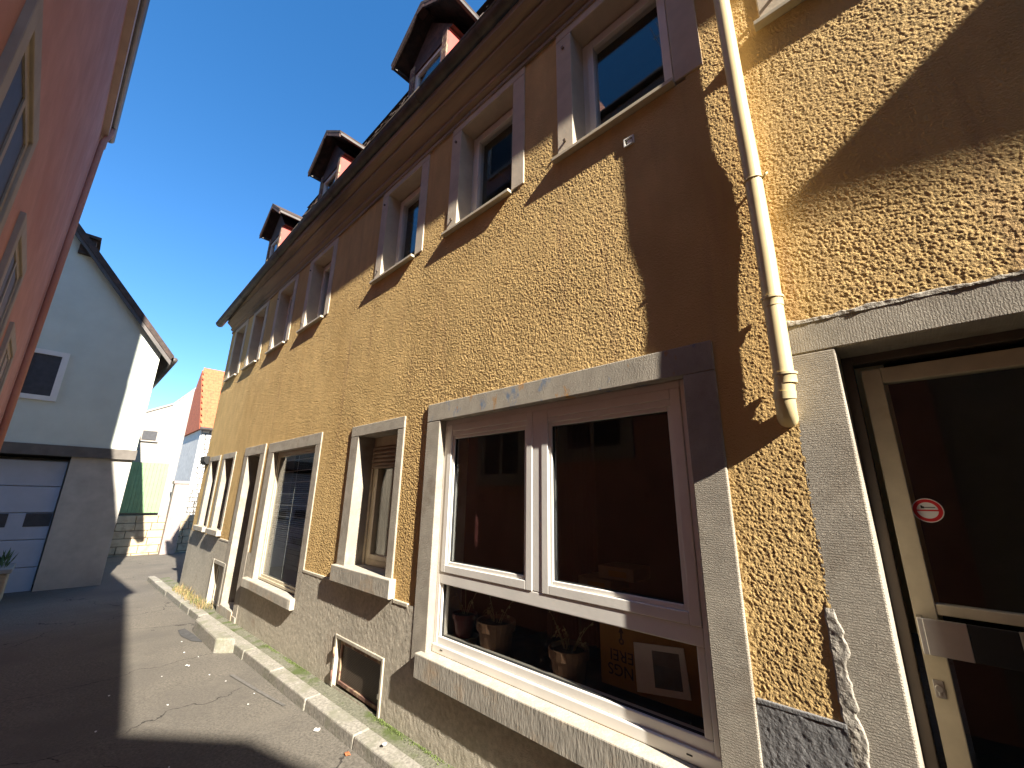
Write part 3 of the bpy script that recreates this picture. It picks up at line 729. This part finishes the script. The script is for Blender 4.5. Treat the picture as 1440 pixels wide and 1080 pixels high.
# ------------------------------------------------------------------ road and kerb
xs4 = axis((-60, -4, 4.), (-4, 1.5, .25), (1.5, 7.5, .06), (7.5, 30, .5), (30, 160, 10.)); ys4 = axis((-80, -2, 6.), (-2, 0, .5), (0, 3.2, .05), (3.2, 8, .4), (8, 90, 6.))
zb = np.array([zroad(x) for x in xs4])[:, None] + .003 * vnoise(xs4, ys4, .9, 41) * ((xs4 > -4) & (xs4 < 12))[:, None] + .0012 * vnoise(xs4, ys4, .22, 42) * ((xs4 > 0) & (xs4 < 8))[:, None]
nx, ny = len(xs4), len(ys4); X, Y = np.meshgrid(xs4, ys4, indexing='ij')
me = bpy.data.meshes.new('road'); idx = np.arange(nx * ny).reshape(nx, ny)
q = np.stack([idx[:-1, :-1], idx[1:, :-1], idx[1:, 1:], idx[:-1, 1:]], -1).reshape(-1, 4)
me.from_pydata(np.stack([X, Y, zb], -1).reshape(-1, 3).tolist(), [], q.tolist()); me.polygons.foreach_set('use_smooth', [True] * len(q)); me.materials.append(M['asphalt']); me.update()
o = bpy.data.objects.new('road', me); COL.objects.link(o); tag(o, kind='structure')

k = MB(); x = -3.5; rk = random.Random(5)
while x < 13:
    L = rk.uniform(.62, .86); a, b2 = x + .002, min(x + L - .002, 13)
    y1 = .275 + rk.uniform(-.006, .006)
    if 5.92 < x < 7.4 or 5.92 < x + L < 7.5: pass
    for (u, v) in ((a, b2),):
        dzz = rk.uniform(-.006, .006)
        k.hexa([(u, .135, zroad(u) - .1), (v, .135, zroad(v) - .1), (v, y1, zroad(v) - .1), (u, y1, zroad(u) - .1),
                (u, .135, zkerb(u) + dzz), (v, .135, zkerb(v) + dzz), (v, y1 - .012, zkerb(v) + dzz - .004), (u, y1 - .012, zkerb(u) + dzz - .004)])
    x += L
o = build('kerb', k, 'kerb', None, bevel=.010); tag(o, kind='structure')
g = MB(); 
for i in range(80):
    a = -3.5 + i * .2; b2 = a + .2
    g.add([(a, -.05, zkerb(a) - .004), (b2, -.05, zkerb(b2) - .004), (b2, .137, zkerb(b2) - .016), (a, .137, zkerb(a) - .016)], [(0, 1, 2, 3)])
o = build('paving_strip', g, 'gap'); tag(o, kind='structure')
sb = MB(); sb.hexa([(5.98, .27, -.16), (7.42, .27, -.2), (7.36, .42, -.2), (6.12, .44, -.16), (5.98, .27, .085), (7.45, .27, .055), (7.38, .40, .05), (6.16, .425, .078)])
o = build('step_stone', sb, 'kerb', None, bevel=.02); tag(o, 'big worn stone block set against the kerb before the recessed door', 'step stone')

# moss at the foot of the wall, dry weeds by the corner
def tufts(name, n, fx, m, label, cat, hmin, hmax, seed, lean=.6):
    q = random.Random(seed); b = MB()
    for i in range(n):
        x, y = fx(q); z = zkerb(x) - .012; hh = q.uniform(hmin, hmax); a = q.uniform(0, 6.28); wv = q.uniform(.002, .005)
        d = Vector((math.cos(a), math.sin(a), 0)); s_ = d.cross(Vector((0, 0, 1))) * wv; p0 = Vector((x, y, z))
        p1 = p0 + d * hh * lean * .4 + Vector((0, 0, hh * .7)); p2 = p0 + d * hh * lean + Vector((0, 0, hh))
        b.add([p0 - s_, p0 + s_, p1 + s_ * .7, p1 - s_ * .7, p2], [(0, 1, 2, 3), (3, 2, 4)])
    o = build(name, b, m); return tag(o, label, cat, kind='stuff')
tufts('moss', 1500, lambda q: ((lambda c: (c + q.gauss(0, .11), .020 + abs(q.gauss(0, .014))))(q.choice([3.0, 3.1, 4.82, 4.95, 2.62, 5.5]))), 'moss', 'dark green moss along the foot of the wall', 'moss', .004, .014, 8, .9)
tufts('dry_grass', 420, lambda q: (q.uniform(8.2, 10.6), q.uniform(.02, .20)), 'drygrass', 'dry yellow weeds on the kerb by the far house corner', 'weeds', .04, .16, 12, .7)

# faded line, patches, litter
def sheet(name, pts, z, m):
    b = MB(); n = len(pts); b.add([(x, y, zroad(x) + z) for x, y in pts], [tuple(range(n))]); o = build(name, b, m); tag(o, kind='structure'); return o
sheet('road_marking', [(4.15, .335), (4.7, .395), (5.25, .452), (5.25, .485), (4.7, .428), (4.15, .36)], .006, 'paint_line')
sheet('dark_patch', [(6.7, .425), (7.2, .43), (7.6, .46), (7.55, .54), (7.2, .56), (6.85, .51)], .006, 'patch')  # darker sheet on the road beside the step stone
def scrap(x, y, s, m, label, cat, name, group=None, seed=0):
    q = random.Random(seed); b = MB(); z = zroad(x) + .006; n = 9
    ring = [(x + s * math.cos(2 * math.pi * k / n) * q.uniform(.6, 1.15), y + s * .7 * math.sin(2 * math.pi * k / n) * q.uniform(.6, 1.15), z + q.uniform(0, s * .35)) for k in range(n)]
    low = [(a, c, d - .0015) for a, c, d in ring]
    b.add(ring + low + [(x, y, z + s * .3), (x, y, z + s * .3 - .0015)], [(k, (k + 1) % n, 2 * n) for k in range(n)] + [((k + 1) % n + n, k + n, 2 * n + 1) for k in range(n)] + [(k, k + n, (k + 1) % n + n, (k + 1) % n) for k in range(n)])
    return tag(build(name, b, m), label, cat, group)
scrap(3.55, .325, .034, 'paper', 'crumpled white paper scrap lying against the kerb below the cellar grille', 'litter', 'paper_scrap', seed=1)
scrap(3.08, .315, .030, 'leaf', 'crumpled orange leaf by the kerb at the bottom edge', 'leaf', 'dry_leaf', seed=2)
o = scrap(2.82, .20, .022, 'paper', 'small white scrap on top of the kerb', 'litter', 'paper_scrap', seed=3); o.location.z += .10
for i, (x, y, s) in enumerate(((5.85, .72, .03), (5.4, .62, .010), (6.4, .66, .012), (6.1, .58, .010), (5.1, .55, .011), (6.9, .60, .012), (4.6, .45, .009), (4.4, .55, .010), (5.7, .95, .009))):
    scrap(x, y, s, 'paper', 'torn strip of white paper in the middle of the sunlit road' if i == 0 else 'tiny white paper speck on the sunlit road', 'litter', 'paper_scrap', None if i == 0 else 'white specks on the sunlit road', seed=20 + i)
for i in range(8):
    x, y = random.uniform(3.0, 6.5), random.uniform(1.0, 1.9)
    scrap(x, y, random.uniform(.008, .014), 'paper', 'tiny pale speck on the shaded road', 'litter', 'paper_scrap', 'pale specks on the shaded road', seed=50 + i)

# ------------------------------------------------------------------ pink house across the lane
def py(x): return 2.44 + .0367 * x
pk = thing('pink_house', (4.6, 4, 0), 'faded pink rendered house at the left edge with grey eaves', 'house')
b = MB(); b.hexa([(-.25, py(-.25), -.6), (9.2, py(9.2), -.6), (9.2, 9, -.6), (-.25, 9, -.6), (-.25, py(-.25), 7.62), (9.2, py(9.2), 7.62), (9.2, 9, 7.62), (-.25, 9, 7.62)])
build('wall', b, 'pink', pk)
def pkx(b, x0, x1, z0, z1, y0, y1, mi=0):
    b.hexa([(x0, py(x0) - y1, z0), (x1, py(x1) - y1, z0), (x1, py(x1) - y0, z0), (x0, py(x0) - y0, z0), (x0, py(x0) - y1, z1), (x1, py(x1) - y1, z1), (x1, py(x1) - y0, z1), (x0, py(x0) - y0, z1)], mi)
for i, (x0, x1, z0, z1) in enumerate(((.9, 1.75, 5.3, 6.6), (2.5, 3.45, 2.3, 3.68), (4.3, 5.2, 2.0, 3.45), (6.0, 6.9, 2.0, 3.1))):
    t = MB(); 
    for q in ((x0 - .12, x0, z0 - .12, z1 + .12), (x1, x1 + .12, z0 - .12, z1 + .12), (x0, x1, z1, z1 + .12), (x0, x1, z0 - .12, z0)): pkx(t, *q, -.05, .03)
    w = build('window', t, 'pink_trim', pk, bevel=.005)
    t = MB()
    for q in ((x0, x0 + .06, z0, z1), (x1 - .06, x1, z0, z1), (x0 + .06, x1 - .06, z1 - .06, z1), (x0 + .06, x1 - .06, z0, z0 + .06), ((x0 + x1) / 2 - .03, (x0 + x1) / 2 + .03, z0 + .06, z1 - .06)): pkx(t, *q, -.02, .014)
    build('frame', t, 'pink_trim', w)
    t = MB(); pkx(t, x0 + .05, x1 - .05, z0 + .05, z1 - .05, -.02, .006); build('pane', t, 'book', w)
t = MB(); pkx(t, -.3, 9.25, 7.45, 7.66, -.1, .085); build('soffit', t, 'soffit', pk)
t = MB()
A = [(-.3, py(-.3) - .10 - .06 * math.cos(a), 7.72 + .06 * math.sin(a)) for a in [2 * math.pi * k / 14 for k in range(14)]]
B = [(9.32, py(9.32) - .10 - .06 * math.cos(a), 7.72 + .06 * math.sin(a)) for a in [2 * math.pi * k / 14 for k in range(14)]]
t.add(A + B, [(k, (k + 1) % 14, (k + 1) % 14 + 14, k + 14) for k in range(14)] + [tuple(range(14)), tuple(range(14, 28))]); build('gutter', t, 'gutter', pk, smooth=True)
t = MB(); t.hexa([(-.3, py(-.3) - .06, 7.66), (9.3, py(9.3) - .06, 7.66), (9.3, 9.1, 7.66), (-.3, 9.1, 7.66), (-.3, 5.2, 11), (9.3, 5.4, 11), (9.3, 6.0, 11), (-.3, 6.0, 11)]); build('roof', t, 'rooftile', pk)
t = MB(); t.tube([(8.9, py(8.9) - .10, 7.68), (8.9, py(8.9) - .10, 7.55), (8.82, py(8.8) - .05, 7.3), (8.8, py(8.8) - .05, 7.1), (8.8, py(8.8) - .05, -.2)], .04, 10); build('downpipe', t, 'pink', pk, smooth=True)
t = MB(); t.prism([(4.4, 7.6), (5.9, 7.6), (5.9, 12.2), (5.15, 13.2), (4.4, 12.2)], 'y', 2.66, 6.5); build('shade_gable', t, 'pink', pk)  # gable out of view, shaped this tall to shade the mint house
t = MB(); pane_frame(t, 4.75, 5.55, 8.3, 9.7, .09, 2.60, 2.67); w = build('window', t, 'pink_trim', pk)
t = MB(); t.box(4.84, 5.46, 2.63, 2.67, 8.39, 9.61); build('pane', t, 'book', w)
an = thing('roof_antenna', (1.6, 3.6, 8.6), 'thin metal television antenna on the roof across the lane, seen in the window reflection', 'antenna')
b = MB(); b.tube([(1.6, 3.6, 8.4), (1.6, 3.6, 10.2)], .02, 8); build('mast', b, 'antenna', an)
b = MB(); b.tube([(1.2, 3.6, 10.1), (2.1, 3.6, 10.1)], .012, 6)
for i in range(8): b.tube([(1.22 + i * .12, 3.35, 10.1), (1.22 + i * .12, 3.85, 10.1)], .006, 5)
build('aerial', b, 'antenna', an)

# ------------------------------------------------------------------ houses behind the camera that throw the lane's shade
def slab_house(name, pts, z0, z1, label, wallm, ridge, over=.12):
    t = thing(name, (sum(p[0] for p in pts) / len(pts), sum(p[1] for p in pts) / len(pts), 0), label, 'house')
    cx_ = sum(p[0] for p in pts) / len(pts); cy_ = sum(p[1] for p in pts) / len(pts)
    b = MB(); b.prism(pts, 'z', z0, z1 - .1); build('wall', b, wallm, t)
    e = []
    for x, y in pts:
        d = Vector((x - cx_, y - cy_)).normalized(); e.append((x + d.x * over, y + d.y * over))
    r = MB(); n = len(pts)
    r.add([(x, y, z1 - .12) for x, y in e] + [(x, y, z1) for x, y in e] + [((x - cx_) * .35 + cx_, (y - cy_) * .35 + cy_, z1 + ridge) for x, y in e],
          [tuple(range(n))[::-1], tuple(range(2 * n, 3 * n))] + [(k, (k + 1) % n, (k + 1) % n + n, k + n) for k in range(n)] + [(k + n, (k + 1) % n + n, (k + 1) % n + 2 * n, k + 2 * n) for k in range(n)])
    build('roof', r, 'rooftile', t)
    return t
h1 = slab_house('grey_house', [(-7.0, 3.05), (-.255, 2.50), (-.255, 9), (-7.0, 9)], -.4, 8.0, 'grey rendered house next to the pink one', 'house_grey', 2.5)
for x0 in (-6.2, -4.2, -2.2):
    for z0 in (1.0, 3.6):
        yy = 3.05 - (x0 + 7.0) * .0797
        f = MB(); pane_frame(f, x0, x0 + 1, z0, z0 + 1.4, .08, yy - .15, yy - .03); w = build('window', f, 'white_frame', h1)
        g = MB(); g.box(x0 + .08, x0 + .92, yy - .1, yy - .05, z0 + .08, z0 + 1.32); build('pane', g, 'book', w)
h2 = slab_house('corner_house', [(-8.05, 2.42), (-8.05, 8), (-14, 8), (-14, 3.2), (-11.2, 1.62)], -.3, 8.0, 'beige house standing forward where the lane bends behind the viewer', 'house_grey', 2.2, .05)
# neighbour on the near side whose deep eaves shade the wall by the downpipe
nb = thing('neighbour_house', (-7, -3, 0), 'plain ochre neighbour house with deep projecting eaves beyond the entrance', 'house')
b = MB(); b.box(-13, -3.62, -6, -.02, -.4, 5.7); build('wall', b, 'plaster', nb)
b = MB()
def ne(x): return .55 + .025 * (-3.6 - x)
b.hexa([(-13, ne(-13), 5.54), (-3.61, ne(-3.6), 5.54), (-3.61, -.05, 5.76), (-13, -.05, 5.76), (-13, ne(-13), 5.60), (-3.61, ne(-3.6), 5.60), (-3.61, -.05, 5.85), (-13, -.05, 5.85)])
build('eaves', b, 'dark_wood', nb)
b = MB(); b.prism([(-.05, 5.86), (-3, 9), (-6.2, 5.9)], 'x', -13, -3.62); build('roof', b, 'rooftile', nb)

# ------------------------------------------------------------------ mint house with the garage at the end of the lane
MX = 13.0; ZG = zroad(MX) - .1
mh = thing('mint_house', (MX + 3, 4, 0), 'pale mint gabled house with garage closing the lane', 'house')
b = MB()
ry, rz_ = 4.6, 1.7 + 7.55
GA = (2.0, 4.6)
prof = [(1.0, ZG), (GA[0], ZG), (GA[0], 2.35), (GA[1], 2.35), (GA[1], ZG), (8.2, ZG), (8.2, 5.1), (ry, rz_), (1.0, 5.05)]
b.prism([(1.0, 2.62), (8.2, 2.62), (8.2, 5.1), (ry, rz_), (1.0, 5.05)], 'x', MX, MX + 7); build('wall', b, 'mint', mh)
for q in ((MX + .02, MX + 6.9, 1.02, 2.0, ZG, 2.40), (MX + .02, MX + 6.9, 4.6, 8.18, ZG, 2.40), (MX + 1.2, MX + 6.8, 2.0, 4.6, ZG, 2.4)):
    b = MB(); b.box(*q); build('base_wall', b, 'mint_dark', mh)
b = MB(); b.box(MX - .06, MX + 6.9, .98, 8.22, 2.40, 2.62); build('beam', b, 'beam', mh)
b = MB()
for i in range(5):
    z0 = ZG + .02 + i * .525; b.box(MX + .20, MX + .26, 2.02, 4.58, z0, z0 + .515)
gd = build('garage_door', b, 'garage', mh, bevel=.012)
for y0 in (2.18, 2.78, 3.38, 3.98):
    b = MB(); b.box(MX + .19, MX + .198, y0 - .15, y0 + .22, .98, 1.24); build('pane', b, 'book', gd)
b = MB(); pane_frame(b, 0, 1, 0, 1, .1, 0, 1); b = MB()
wy0, wy1, wz0, wz1 = 2.58, 3.0, 3.62, 4.5
for q in ((wy0 - .1, wy0, wz0 - .1, wz1 + .1), (wy1, wy1 + .1, wz0 - .1, wz1 + .1), (wy0, wy1, wz1, wz1 + .1), (wy0, wy1, wz0 - .1, wz0)): b.box(MX - .04, MX + .02, *q)
w = build('window', b, 'white_frame', mh)
b = MB(); b.box(MX - .012, MX + .01, wy0, wy1, wz0, wz1); build('pane', b, 'book', w)
b = MB()
for (ya, za, yb, zb_) in ((.76, 4.80, ry, rz_ + .06), (8.5, 4.85, ry, rz_ + .06)):
    q = [(ya, za), (yb, zb_), (yb, zb_ + .2), (ya, za + .16)]
    b.prism(q, 'x', MX - .22, MX + 7.2)
rf = build('roof', b, 'rooftile', mh)
b = MB()
q = [(.80, 4.72), (ry, rz_ - .02), (ry, rz_ + .10), (.80, 4.86)]; b.prism(q, 'x', MX - .20, MX - .14); build('barge_board', b, 'gutter', rf)
b = MB(); b.tube([(MX - .22, .74, 4.86), (MX + 7.1, .74, 4.86)], .07, 10); build('gutter', b, 'gutter', rf, smooth=True)
b = MB(); b.box(MX - .1, MX + .5, 2.62, 2.86, 6.95, 7.36); b.box(MX - .16, MX + .56, 2.56, 2.92, 7.36, 7.43); build('verge_piece', b, 'rooftile', rf)  # dark piece of the roof verge, modelled as a capped block

pt = thing('stone_planter', (12.2, 2.75, zroad(12.2)), 'low stone planter with white rim beside the garage', 'planter')
b = MB(); b.box(11.8, 12.6, 2.35, 3.4, ZG, .28); build('trough', b, 'sandstone', pt, bevel=.02)
b = MB(); b.box(11.75, 12.65, 2.31, 3.45, .28, .36); build('rim', b, 'white_house', pt, bevel=.015)
q = random.Random(4); b = MB()
for i in range(160):
    p0 = Vector((q.uniform(11.85, 12.55), q.uniform(2.4, 3.3), .36)); a = q.uniform(0, 6.28); L = q.uniform(.1, .3)
    p2 = p0 + Vector((math.cos(a) * L * .5, math.sin(a) * L * .5, L)); s_ = Vector((-math.sin(a), math.cos(a), 0)) * .018
    b.add([p0, (p0 + p2) / 2 + s_, p2, (p0 + p2) / 2 - s_], [(0, 1, 2, 3)])
build('leaves', b, 'leafgreen', pt)

# ------------------------------------------------------------------ farther along: white house, green gate, garden wall, red roofed house
wh = thing('white_house', (21, .2, 0), 'low off white house beyond the mint gable', 'house')
b = MB(); b.prism([(1.6, -.8), (-.86, -.8), (-.86, 5.7), (-.3, 4.95), (.5, 4.5), (1.6, 4.4)], 'x', 20.4, 22.2); build('wall', b, 'white_house', wh)
b = MB(); b.box(20.33, 20.38, -.1, .45, 3.5, 3.95); w = build('window', b, 'pink_trim', wh); b = MB(); b.box(20.31, 20.325, -.03, .38, 3.56, 3.89); build('pane', b, 'book', w)
b = MB(); b.prism([(1.7, 4.42), (.5, 4.53), (-.3, 4.98), (-.88, 5.75), (-.88, 5.81), (-.3, 5.05), (.5, 4.60), (1.7, 4.50)], 'x', 20.37, 22.3); build('coping', b, 'pink_trim', wh)
gg = thing('green_gate', (20.1, -.1, .9), 'bright green board gate above the sandstone garden wall', 'gate')
b = MB()
y = -.55
while y < .40: b.box(20.0, 20.05, y, y + .10, .98, 2.72); y += .105
build('boards', b, 'green', gg)
for z in (1.2, 2.4):
    b = MB(); b.box(20.05, 20.10, -.55, .40, z, z + .1); build('rail', b, 'green', gg)
gw = thing('garden_wall', (19.9, -.5, 0), 'low warm sandstone garden wall under the green gate', 'wall')
b = MB(); r_ = random.Random(6); z = -.6; row = 0
while z < .9:
    y = -1.9 + (row % 2) * .2
    while y < 1.5: L = r_.uniform(.35, .6); b.box(19.85 + r_.uniform(-.015, .015), 20.2, y, min(y + L - .015, 1.6), z, z + .235); y += L
    z += .25; row += 1
build('courses', b, 'sandstone', gw, bevel=.01)
rp = thing('brick_pier', (19.6, -1.05, 0), 'reddish brick gate pier between the green gate and the house corner', 'pier')
b = MB(); b.box(19.45, 19.8, -1.2, -.78, -.6, 2.0); b.box(19.42, 19.83, -1.24, -.74, 2.0, 2.1); build('pier', b, 'bollard', rp, bevel=.01)

rh = thing('red_roofed_house', (28, -6, 0), 'whitewashed rubble stone house with steep orange red tile roof behind the corner', 'house')
b = MB(); b.box(26.2, 32, -12, -2.35, -.9, 4.9); build('wall', b, 'rubble_dark', rh)
b = MB(); b.box(26.16, 32, -2.345, -2.30, -.9, 4.88); build('end_wall', b, 'rubble', rh)
b = MB(); r_ = random.Random(9); z = -.9
while z < 4.85:
    y = -6.0 + r_.uniform(0, .2); hh = r_.uniform(.16, .30)
    while y < -2.4:
        L = r_.uniform(.18, .42); b.box(26.15 - r_.uniform(0, .05), 26.25, y + .02, min(y + L - .02, -2.36), z + .015, z + hh - .015); y += L
    z += hh
build('stones', b, 'rubble', rh, bevel=.03)
b = MB(); nc = 20
for i in range(nc):
    xa, xb = 25.9 + i * .15, 26.07 + i * .15; za = 4.92 + i * .19
    y = -11.0 + (i % 2) * .12
    while y < -2.25:
        y2 = min(y + .235, -2.2)
        b.hexa([(xa, y, za - .02), (xa, y2, za - .02), (xb, y2, za + .15), (xb, y, za + .15), (xa, y, za + .03), (xa, y2, za + .03), (xb, y2, za + .22), (xb, y, za + .22)]); y += .24
b.prism([(26.05, 4.85), (29.0, 8.6), (32.2, 4.85)], 'y', -11.5, -2.2)
build('roof', b, 'orange_tile', rh)
b = MB(); b.tube([(25.85, -11, 4.86), (25.85, -2.2, 4.86)], .08, 10); build('gutter', b, 'gutter', rh, smooth=True)
iv = thing('bare_shrub', (25.6, -3, -.3), 'bare twiggy climber against the rubble stone wall', 'shrub')
b = MB(); q = random.Random(8)
for i in range(70):
    p = Vector((25.8, q.uniform(-4.2, -2.4), -.5)); pth = [p]
    for k in range(6): p = p + Vector((q.uniform(-.05, .05), q.uniform(-.16, .16), q.uniform(.2, .5))); pth.append(p.copy())
    b.tube(pth, [.014, .013, .011, .009, .007, .005, .003], 5)
build('twigs', b, 'twig', iv)

# ------------------------------------------------------------------ light
SUN = Vector((-7., 1., 4.75)).normalized()
elev = math.asin(SUN.z); rot = math.atan2(SUN.x, SUN.y)
wd = bpy.data.worlds.new('World'); scene.world = wd; wd.use_nodes = True
nt = wd.node_tree; nt.nodes.clear()
sk = nt.nodes.new('ShaderNodeTexSky'); sk.sky_type = 'NISHITA'; sk.sun_disc = False
sk.sun_elevation = elev; sk.sun_rotation = rot; sk.altitude = 800; sk.air_density = 1.0; sk.dust_density = 0.; sk.ozone_density = 3.0
bg = nt.nodes.new('ShaderNodeBackground'); bg.inputs[1].default_value = .095
ow = nt.nodes.new('ShaderNodeOutputWorld'); hs = nt.nodes.new('ShaderNodeHueSaturation'); hs.inputs['Saturation'].default_value = 1.3; hs.inputs['Hue'].default_value = .506
nt.links.new(sk.outputs[0], hs.inputs['Color']); gm = nt.nodes.new('ShaderNodeGamma'); gm.inputs['Gamma'].default_value = .85; nt.links.new(hs.outputs[0], gm.inputs[0]); nt.links.new(gm.outputs[0], bg.inputs[0]); nt.links.new(bg.outputs[0], ow.inputs[0])
sl_ = bpy.data.lights.new('sun', 'SUN'); sl_.energy = 4.8; sl_.angle = math.radians(.53); sl_.color = (1, .93, .82)
so_ = bpy.data.objects.new('sun', sl_); COL.objects.link(so_)
so_.rotation_euler = SUN.to_track_quat('Z', 'Y').to_euler(); so_.location = (-7, 3, 12)

# ------------------------------------------------------------------ camera
cd = bpy.data.cameras.new('camera'); cam = bpy.data.objects.new('camera', cd); COL.objects.link(cam)
cd.sensor_fit = 'HORIZONTAL'; cd.sensor_width = 36; cd.lens = 36 * 578.4154639 / 1440; cd.clip_start = .02; cd.clip_end = 600
rx = Vector((-.72727678, -.68617143, .01540307)); dn = Vector((.17192487, -.20385901, -.96378594)); fw = Vector((.66446243, -.69829096, .26623186))
Rm = Matrix((rx, -dn, -fw)).transposed().to_4x4()
cam.matrix_world = Matrix.Translation((0, 2, 1.7)) @ Rm
scene.camera = cam
vs = scene.view_settings; vs.view_transform = 'Standard'; vs.look = 'None'; vs.exposure = 1.9; vs.gamma = 1
scene.render.engine = 'CYCLES'
scene.cycles.max_bounces = 8; scene.cycles.transparent_max_bounces = 12
